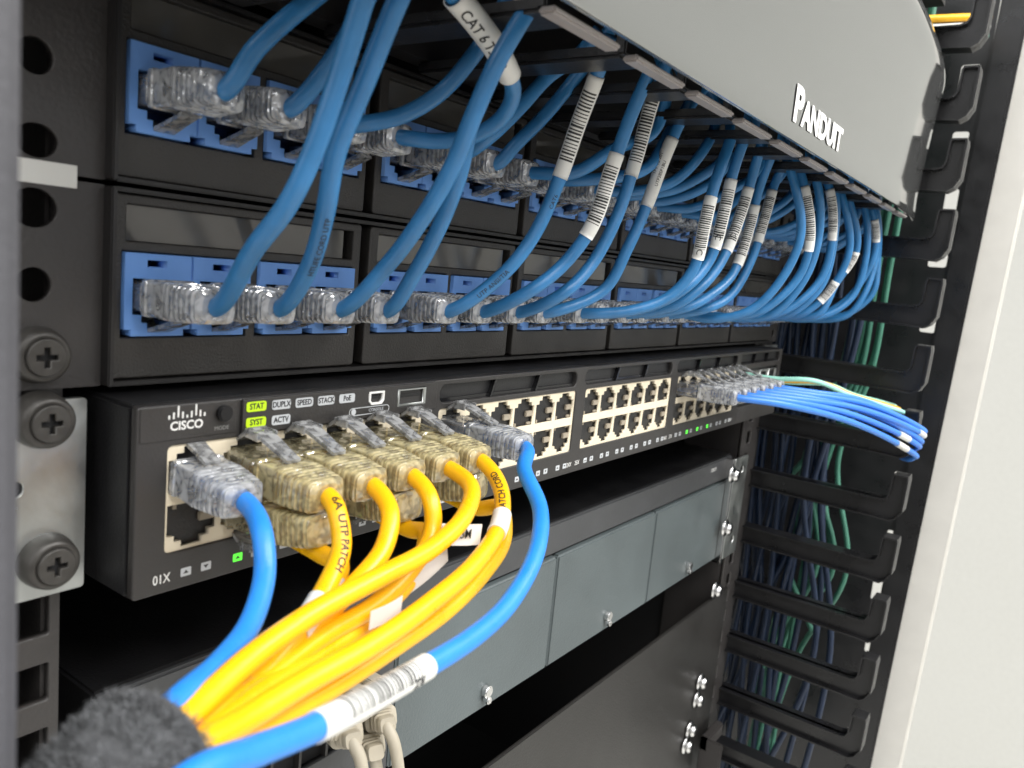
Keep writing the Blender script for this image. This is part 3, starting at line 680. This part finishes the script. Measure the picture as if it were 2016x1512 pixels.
# ------------------------------------------------------------------ blue patch cords of the lower panel
def jx(n): return X0+PP*(n//4)+JX[n % 4]
def where(n, row): return 'in the %s jack of the %s module, %s patch panel' % (ORD[n % 4], ORD[n//4], row)
GL = 'blue patch cords of the lower patch panel'; GU = 'blue patch cords of the upper patch panel'
def P_(*a): return [at(q[0]+max(0, 330-q[0])*0.15, q[1]+max(0, 330-q[0])*0.5*(q[1] > 1300), q[2]) for q in a]
OY = 21.5
low = {
 0: ([(500, 490, -24), (568, 400, -33), (620, 290, -38), (675, 130, -42), (715, 0, -46), (745, -90, -47)], []),
 1: ([(607, 530, -19), (640, 420, -28), (662, 300, -34), (715, 170, -40), (775, 20, -46), (820, -80, -48)], []),
 2: ([(760, 525, -20), (825, 440, -30), (890, 330, -38), (935, 220, -44), (985, 110, -48), (1050, 0, -52)], []),
 3: ([(815, 540, -16), (868, 440, -24), (905, 340, -31), (925, 250, -34), (960, 160, -38), (1010, 60, -42)], []),
 4: ([(985, 545, -19), (1050, 465, -25), (1098, 360, -29), (1140, 240, -34), (1178, 140, -40), (1200, 70, -44)], [((1110, 350), (1176, 152), BAR)]),
 5: ([(1040, 575, -22), (1110, 520, -28), (1165, 445, -34), (1205, 330, -38), (1245, 220, -42), (1285, 130, -47)], [((1163, 470), (1222, 305), BAR)]),
 6: ([(1105, 580, -22), (1165, 520, -26), (1213, 430, -30), (1250, 320, -32), (1287, 190, -36), (1315, 120, -40)], [((1240, 345), (1298, 172), BAR)]),
 7: ([(1190, 570, -20), (1235, 490, -26), (1275, 400, -29), (1312, 300, -33), (1350, 220, -37), (1395, 160, -42)], [((1275, 410), (1328, 272), WHITE)]),
 8: ([(1240, 612, -22), (1315, 585, -32), (1365, 530, -39), (1388, 440, -42), (1405, 370, -43), (1440, 270, -44)], [((1372, 512), (1397, 385), BAR)]),
 9: ([(1275, 605, -24), (1345, 570, -34), (1398, 510, -39), (1425, 420, -42), (1443, 340, -43), (1470, 260, -46)], [((1402, 488), (1440, 355), BAR)]),
 10: ([(1320, 605, -24), (1375, 570, -32), (1420, 515, -36), (1455, 430, -38), (1480, 350, -40), (1500, 280, -43)], [((1428, 492), (1472, 372), BAR)]),
 11: ([(1350, 606, -22), (1400, 580, -28), (1445, 535, -31), (1475, 450, -33), (1495, 370, -35), (1525, 290, -40)], [((1456, 522), (1492, 402), BAR)]),
 12: ([(1390, 608, -22), (1440, 580, -28), (1480, 510, -32), (1505, 430, -34), (1530, 350, -36), (1560, 300, -42)], [((1485, 478), (1522, 372), BAR)]),
}
def gen_low(n):
    x = jx(n); h = lambda a: random.uniform(-a, a); b = (23-n)/10
    lean = 12+3*b+h(3)
    return [Vector((x+3+h(1), -20+h(1.5), ZL+h(.6))), Vector((x+lean*.55, -34+h(3), ZL+5+h(2))), Vector((x+lean+h(2), -44+h(3), ZL+20+h(3))),
            Vector((x+lean+h(3)+1, -48+h(3), ZL+43+h(3))), Vector((x+lean-4+h(3), -45+h(2), 133)), Vector((x+lean-8, -35, 150))]
gen_sl = {14: (0.60, 0.82), 16: (0.66, 0.85), 18: (0.40, 0.5), 19: (.55, .64), 21: (0.7, 0.8)}
for n in range(24):
    if n in low: pts, sl = P_(*low[n][0]), low[n][1]
    else:
        pts = gen_low(n); sl = [(gen_sl[n][0], gen_sl[n][1], BAR)] if n in gen_sl else []
    lab = 'blue %scord ' % (('text-labelled ' if n == 7 else 'barcoded ') if sl else '')+where(n, 'lower')
    root, path = cord('patch_cable', lab, (jx(n), OY, ZL), pts, 2.05 if n < 13 else 2.0, BLUE, 'blue', up=False, group=GL, sleeves=sl, seg=16 if n < 12 else 10)
    if n == 1: wrap_text('jacket_print', 'HTUFE CORD UTP', path, path.nearest(625, 480), 2.07, 1.9, INK, root, (jx(n), OY, ZL), ang=-0.5, ref=CAM)
    if n == 4: wrap_text('jacket_print', 'UTP ANSI/TIA', path, path.nearest(960, 555), 2.07, 1.9, INK, root, (jx(n), OY, ZL), ang=-0.2)
    if n == 4: wrap_text('jacket_print', 'CAT6', path, path.nearest(1085, 400), 2.07, 1.8, INK, root, (jx(n), OY, ZL), ang=-0.5)
    if n == 7:
        wrap_text('sleeve_text', 'UTP28SP1BU', path, path.nearest(1300, 345), 2.36, 1.6, INK, root, (jx(n), OY, ZL), ang=-0.3)
        wrap_text('sleeve_text', '1FT 15 201', path, path.nearest(1305, 330), 2.36, 1.6, INK, root, (jx(n), OY, ZL), ang=0.6)
    if n in (8, 9, 10):
        wrap_text('sleeve_text', 'C', path, path.nearest(*{8: (1378, 495), 9: (1410, 465), 10: (1436, 468)}[n]), 2.36, 3.2, INK, root, (jx(n), OY, ZL), flip=True)
# ------------------------------------------------------------------ blue patch cords of the upper panel
upp = {
 0: ([(500, 100, -12), (560, 42, -14), (650, -30, -16)], [], 0),
 1: ([(635, 145, -12), (690, 60, -18), (740, -40, -22)], [], 0),
 2: ([(790, 228, -14), (870, 180, -20), (935, 105, -26), (985, 30, -30), (1010, -40, -30)], [], 0),
 3: ([(860, 278, -14), (930, 268, -22), (985, 235, -30), (1010, 185, -36), (990, 120, -40), (940, 45, -42), (885, -20, -42)], [((1003, 147), (895, -8), WHITE, 1.38)], 1),
 4: ([(960, 272, -16), (1020, 215, -20), (1080, 150, -24), (1140, 108, -30), (1180, 60, -36)], [], 0),
 5: ([(1015, 285, -12), (1070, 230, -16), (1120, 170, -20), (1165, 110, -26), (1200, 60, -30)], [], 0),
}
def gen_up(n):
    x = jx(n); h = lambda a: random.uniform(-a, a)
    return [Vector((x+5+h(1), -19+h(2), ZU+1+h(1))), Vector((x+18+h(3), -28+h(3), ZU+8+h(2))), Vector((x+30+h(4), -34+h(4), ZU+20+h(2))), Vector((x+36+h(3), -34, ZU+34)), Vector((x+38, -28, ZU+45))]
for n in range(24):
    if n in upp: pts, sl, _ = upp[n]; pts = P_(*pts)
    else: pts = gen_up(n); sl = []
    lab = 'blue %scord ' % ('white-sleeved ' if n == 3 else '')+where(n, 'upper')
    root, path = cord('patch_cable', lab, (jx(n), OY, ZU), pts, 2.05 if n < 8 else 1.95, BLUE, 'blue', up=False, group=GU, sleeves=sl, seg=16 if n < 8 else 10, pitch=0.0)
    if n == 3: wrap_text('sleeve_text', 'CAT 6 T568B', path, path.nearest(950, 70), 2.86, 3.4, INK, root, (jx(n), OY, ZU), flip=True, ang=0.35, bold=0.05)
# ------------------------------------------------------------------ cords in the switch
def pp_(n, top): x, y, z = portpos(n, top); return Vector((x, 0.5, z))
def hang(name, label, n, top, pts, r, m_, jm, dy=0, **k):
    o = pp_(n, top)+Vector((0, dy, 0)); return cord(name, label, o, pts, r, m_, jm, up=top, **k)+(o,)
VY = -62
GY = 'yellow patch cords bundled in the strap'
# targets inside the strap: cross-section slots
def slot(i): 
    return None
r1 = hang('patch_cable', 'bright blue cord in the first upper port of the switch, curving into the strap', 0, True,
     P_((515, 1045, -31), (521, 1130, -37), (494, 1225, -44), (430, 1310, -52), (345, 1385, -60), (230, 1450, -66), (120, 1500, -70), (20, 1560, -72)), 2.15, BRIGHTBLUE, 'bright', seg=24, pitch=0.10, dy=10.5)
yel = [
 (1, True, 'yellow cord of the upper plug row nearest the logo, with a white band', [(664, 1010, -34), (672, 1080, -38), (640, 1160, -42), (590, 1240, -47), (500, 1345, -53), (400, 1440, -60), (280, 1510, -66), (100, 1580, -70)], [((628, 1180), (586, 1245), WHITE)]),
 (2, True, 'second yellow patch cord of the upper row, dropping between its neighbours', [(768, 1010, -38), (755, 1080, -42), (700, 1150, -44), (640, 1210, -45), (540, 1300, -49), (420, 1400, -56), (300, 1470, -62), (100, 1545, -68)], []),
 (3, True, 'third yellow patch cord of the upper row, behind the diagonal yellow cord', [(848, 985, -37), (850, 1050, -40), (810, 1120, -42), (740, 1190, -45), (640, 1250, -48), (520, 1340, -53), (400, 1420, -59), (280, 1490, -66), (90, 1560, -70)], []),
 (4, True, 'fourth yellow patch cord of the upper row, swinging widest to the left in front', [(928, 960, -40), (915, 1015, -46), (850, 1080, -50), (740, 1140, -52), (620, 1205, -53), (500, 1290, -56), (390, 1390, -61), (270, 1460, -67), (90, 1530, -72)], []),
 (5, True, 'fifth yellow cord of the upper row, printed and banded white', [(985, 960, -40), (985, 1030, -48), (935, 1110, -54), (850, 1185, -58), (740, 1265, -61), (600, 1345, -63), (480, 1420, -66), (370, 1485, -70), (250, 1545, -74), (90, 1620, -76)], [((984, 1012), (970, 1045), WHITE)]),
 (1, False, 'first yellow patch cord of the lower row, mostly hidden behind the upper row', [(668, 1110, -34), (655, 1160, -38), (600, 1215, -42), (520, 1275, -46), (430, 1370, -52), (340, 1440, -60), (200, 1500, -66), (60, 1560, -70)], [((668, 1150), (650, 1168), WHITE)]),
 (3, False, 'middle yellow patch cord of the lower row, with a folded white flag', [(838, 1050, -35), (820, 1120, -39), (740, 1210, -44), (640, 1285, -49), (500, 1370, -56), (390, 1460, -62), (260, 1530, -68), (80, 1600, -72)], []),
 (5, False, 'last yellow patch cord of the lower row, running under the banded cord', [(985, 1000, -37), (992, 1060, -43), (950, 1130, -48), (880, 1200, -52), (780, 1270, -56), (640, 1360, -59), (500, 1440, -63), (390, 1510, -68), (260, 1580, -72), (90, 1660, -74)], []),
]
ypaths = {}
for n, top, lab, pts, sl in yel:
    root, path, o = hang('patch_cable', lab, n, top, P_(*pts), 2.15, YELLOW, 'yellow', group=GY, sleeves=sl, seg=24, jit=0.0, pitch=0.06 if top else 0.1)
    ypaths[(n, top)] = (root, path, o)
root, path, o = ypaths[(1, True)]; wrap_text('jacket_print', '6A UTP PATCH', path, path.nearest(668, 1062), 2.19, 2.5, INK, root, o, ang=0.35, bold=0.05)
root, path, o = ypaths[(5, True)]; wrap_text('jacket_print', 'PATCH CORD', path, path.nearest(985, 975), 2.19, 2.5, INK, root, o, flip=True, ang=0.0, bold=0.05)
r2 = hang('patch_cable', 'bright blue cord looping far forward, with a large barcode label near the bottom', 6, True,
     P_((1032, 925, -38), (1063, 1000, -50), (1055, 1090, -60), (1000, 1190, -66), (930, 1255, -69), (840, 1312, -71), (730, 1375, -73), (620, 1432, -76), (500, 1480, -79), (380, 1530, -82), (200, 1600, -84)), 2.15, BRIGHTBLUE, 'bright', seg=28, pitch=0.03,
     sleeves=[((835, 1312), (618, 1434), BARBIG, 1.12)])
wrap_text('sleeve_text', 'RZ', r2[1], r2[1].nearest(806, 1325), 2.45, 2.4, INK, r2[0], r2[2], ang=0.8, bold=.06)
# paper flags on the yellow cords
def flag(label, c0, c1, up, w, body=None, parent=None, off=(0,0,0), size=4.5):
    mb = MB(); a, b = Vector(c0), Vector(c1); d = (b-a); n = Vector(up).normalized()
    k = 8; R = []
    nn = d.normalized().cross(n)
    for i in range(k+1):
        t = i/k; c = a+d*t+nn*(0.5*math.sin(t*3.0)); R.append([c-n*w/2-nn*.1, c+n*w/2-nn*.1, c+n*w/2+nn*.1, c-n*w/2+nn*.1])
    mb.rings(R); o = link('paper_flag', mb.mesh('flag', off, smooth=False), WHITE, parent)
    if body:
        me = text_mesh(body, size, bold=.03); e = d.normalized()
        for v in me.vertices:
            p = a+d*0.62+e*v.co.x+n*v.co.y; p += (CAM-p).normalized()*1.8; v.co = (p-Vector(off))*S
        link('text', me, INK, parent)
    return o
rt, pt, oo = ypaths[(4, True)]
flag('', at(868, 1052, -46), at(946, 1052, -47), (0.05, 0.0, 1), 5.2, '3M', rt, oo, 3.4)
rt, pt, oo = ypaths[(3, False)]
flag('', at(800, 1150, -42), at(880, 1082, -43), (-0.2, 0, 1), 6.0, None, rt, oo)
rt, pt, oo = ypaths[(3, True)]
flag('', at(728, 1222, -50), at(790, 1190, -51), (0.05, 0, 1), 4.0, None, rt, oo)
# the far right cluster
GR = 'royal blue patch cords at the right end of the switch'
ends = [(1806, 897), (1812, 878), (1820, 856), (1816, 868), (1822, 848), (1790, 836)]
wv = [18, 19, 20, 21, 22, 23]
for i, n in enumerate(wv):
    ex, ey = ends[i]; E_ = hit(ex, ey, 0, 468); m1 = pp_(n, True)+Vector((0, -30, 0))
    a = m1+Vector((12, -14, -1)); dx = E_-a
    pts = [a, a+dx*0.35+Vector((0, -3, 4)), a+dx*0.7+Vector((0, -3, 3)), E_+Vector((-3, 0.3, 0.2)), E_+Vector((5, 2, -2)), E_+Vector((14, 8, -6)), Vector((497, -45, -13)), Vector((499, 20, -13))]
    sl = [((0.52, 0.57, WHITE), (0.50, 0.55, WHITE), (0.56, 0.61, WHITE))[i]] if i < 3 else []
    cord('patch_cable', '%s%s blue cord from the left in the plug cluster on the switch' % (ORD[i], ' white-banded' if sl else ''), pp_(n, True), pts, 1.75, ROYAL, 'royal', group=GR, sleeves=sl, seg=12)
for i, (m_, lab) in enumerate(((PALEGREEN, 'pale green cord above the blue cluster, ending beside the black fingers'), (YELLOW, 'thin yellow cord behind the pale green cord in the right cluster'), (PALEGREEN, 'pale green cord resting highest on the blue cluster'))):
    st = Vector((378+15*i, 1, 30-2*i)); E_ = hit(1778-8*i, 812-6*i, 0, 468+8*i)
    a = st+Vector((6, -38, 2)); dx = E_-a
    cord('patch_cable', lab, st, [st+Vector((1, -18, 0)), a, a+dx*.4+Vector((0, 0, -1)), a+dx*.8, E_, E_+Vector((8, 14, -2)), E_+Vector((12, 90, -12))], 1.4, m_, 'royal', group=None, seg=10, plug=False)
# ------------------------------------------------------------------ cable bundles behind the fingers
GG = 'green cables hanging behind the right fingers'; GN = 'dark blue cables hanging behind the right fingers'
def run(m_, pts, r, label, group, name='hanging_cable'):
    path = Path([Vector(p) for p in pts], 10); o = Vector(pts[0]); ob = link(name, tube_mesh(path.p, r, 8, o), m_, loc=o)
    return tag(ob, label, 'cable', group)
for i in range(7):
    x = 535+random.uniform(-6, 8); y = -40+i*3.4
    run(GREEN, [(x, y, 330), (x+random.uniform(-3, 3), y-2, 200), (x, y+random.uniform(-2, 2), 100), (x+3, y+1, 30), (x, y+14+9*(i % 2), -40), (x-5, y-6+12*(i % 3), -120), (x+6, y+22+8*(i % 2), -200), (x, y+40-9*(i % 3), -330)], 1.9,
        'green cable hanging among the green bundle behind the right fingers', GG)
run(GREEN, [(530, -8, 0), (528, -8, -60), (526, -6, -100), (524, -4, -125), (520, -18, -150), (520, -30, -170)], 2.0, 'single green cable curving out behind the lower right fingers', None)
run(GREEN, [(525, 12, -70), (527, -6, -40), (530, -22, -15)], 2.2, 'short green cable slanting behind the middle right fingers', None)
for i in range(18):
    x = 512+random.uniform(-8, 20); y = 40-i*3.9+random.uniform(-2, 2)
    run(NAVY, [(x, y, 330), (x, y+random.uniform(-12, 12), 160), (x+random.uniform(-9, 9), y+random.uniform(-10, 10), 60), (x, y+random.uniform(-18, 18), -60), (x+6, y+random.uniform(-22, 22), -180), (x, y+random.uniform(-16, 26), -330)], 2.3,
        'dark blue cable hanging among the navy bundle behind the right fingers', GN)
for i, (m_, z) in enumerate(((YELLOW, 268), (WHITE, 262), (GREEN, 256))):
    run(m_, [(500, 10, z), (520, -30, z+2), (545, -62, z+8), (570, -70, z+14)], 2.6, ['yellow cable crossing high in the top right corner', 'white cable crossing just under the yellow one in the top right corner', 'green cable crossing low in the top right corner'][i], None)
# ------------------------------------------------------------------ beige cords low in the rack
for i, (ax, az, pts) in enumerate(((44, -74, [(690, 1455, -4), (708, 1490, -8), (716, 1540, -10)]), (66, -70, [(758, 1425, -4), (775, 1460, -8), (788, 1540, -10)]), (55, -84, [(735, 1480, -2), (745, 1530, -4)]))):
    root = thing('console_cable', ['beige boot cord on the left of the low group', 'beige boot cord on the right, beside the slate cover', 'ribbed grey-beige cord between the two beige boots'][i], 'cable', (ax, DY, az))
    p0 = at(*pts[0]); o = Vector((ax, DY, az)); back = at(pts[0][0]-26, pts[0][1]-26, 10)
    path = Path([back, at(pts[0][0]-6, pts[0][1]-8, 0)]+P_(*pts), 10)
    link('jacket', tube_mesh(path.p, 1.9, 16, o), BEIGE, root)
    d = (path.p[10]-path.p[0]).normalized(); q = Vector((0, -1, 0)).rotation_difference(d)
    mb = MB(); R = []
    for k, (dd, w, h) in enumerate([(-10, 5.6, 3.8), (-1, 5.8, 4.0), (0, 6.6, 4.8), (5, 6.6, 4.8), (6, 5.2, 4.0), (7.5, 5.0, 4.0), (8, 4.2, 3.6), (9.5, 4.4, 3.7), (10, 3.8, 3.2), (12, 3.6, 3.1), (13, 3.0, 2.8)]):
        ring = superring(w*0.78, h*0.78, 0, 4, 24); R.append([path.p[0]+q @ (v+Vector((0, -dd-6, 0))) for v in ring])
    mb.rings(R); link('boot', mb.mesh('bb', o, smooth=False), BEIGE, root)
for i in range(3):
    c = at(640+34*i, 1400-22*i, 8); o = link('modular_plug', MB().box(-5.5, 5.5, -9, 9, -4, 4, 0.8).box(-2.5, 2.5, -10, 2, 4, 6.5, 0.4).mesh('mp'), BEIGE, loc=c)
    o.rotation_euler = (0.1, 0, 0.1); tag(o, ['grey-beige plug furthest left in the row behind the barcode label', 'grey-beige plug in the middle of the row behind the barcode label', 'grey-beige plug furthest right in the row behind the barcode label'][i], 'plug', 'plugs behind the barcode label')
# ------------------------------------------------------------------ the fuzzy strap
vp = Path(P_((300, 1462, -64), (252, 1482, -65.5), (180, 1520, -67.5), (100, 1580, -69), (10, 1660, -70)), 12)
vs = thing('hook_and_loop_strap', 'fuzzy charcoal strap wrapped round the yellow and blue cords at lower left', 'strap', vp.p[0])
o = vp.p[0]; R = []; n = len(vp.p); VR = 9.6
ur = None
pts_s = []
for i, p in enumerate(vp.p):
    d = vp.s[i]; c, t, nn, w = vp.frame(d); rr = VR*(0.97+0.05*math.sin(i*0.7))+0.055*d; R.append([c+(nn*math.cos(2*math.pi*k/40)+w*math.sin(2*math.pi*k/40))*rr*(1+0.05*math.sin(3*2*math.pi*k/40+i*.3)) for k in range(40)])
R = [[c+(v-c)*0.86 for v, c in zip(R[0], [vp.p[0]]*40)]]+R
mb = MB(); mb.rings(R, cap=False); link('strap_band', mb.mesh('sb', o, smooth=True), STRAP, vs)
bm = bmesh.new(); rnd = random.Random(3)
for _ in range(26000):
    d = rnd.uniform(0, vp.L*0.97); th = rnd.uniform(0, 2*math.pi); c, t, nn, w = vp.frame(d); rr = VR*0.98+0.055*d
    e = nn*math.cos(th)+w*math.sin(th)
    if e.dot((CAM-c).normalized()) < -0.35: continue
    p = c+e*rr; dr = (e+Vector((rnd.gauss(0, 1), rnd.gauss(0, 1), rnd.gauss(0, 1)))*0.9).normalized(); L = rnd.uniform(0.6, 2.4); sd = dr.cross(e)
    if sd.length < 1e-3: continue
    sd = sd.normalized()*0.05; bend = e.cross(dr)*rnd.uniform(-.5, .5); q1 = p+dr*L*.5+bend*L*.5; q2 = p+dr*L*0.9+bend*L*1.3
    a = [bm.verts.new((x-o)*S) for x in (p-sd, p+sd, q1+sd, q1-sd, q2)]
    bm.faces.new((a[0], a[1], a[2], a[3])); bm.faces.new((a[3], a[2], a[4]))
me = bpy.data.meshes.new('fuzz'); bm.to_mesh(me); bm.free(); fz = link('fuzz', me, FUZZ, vs)
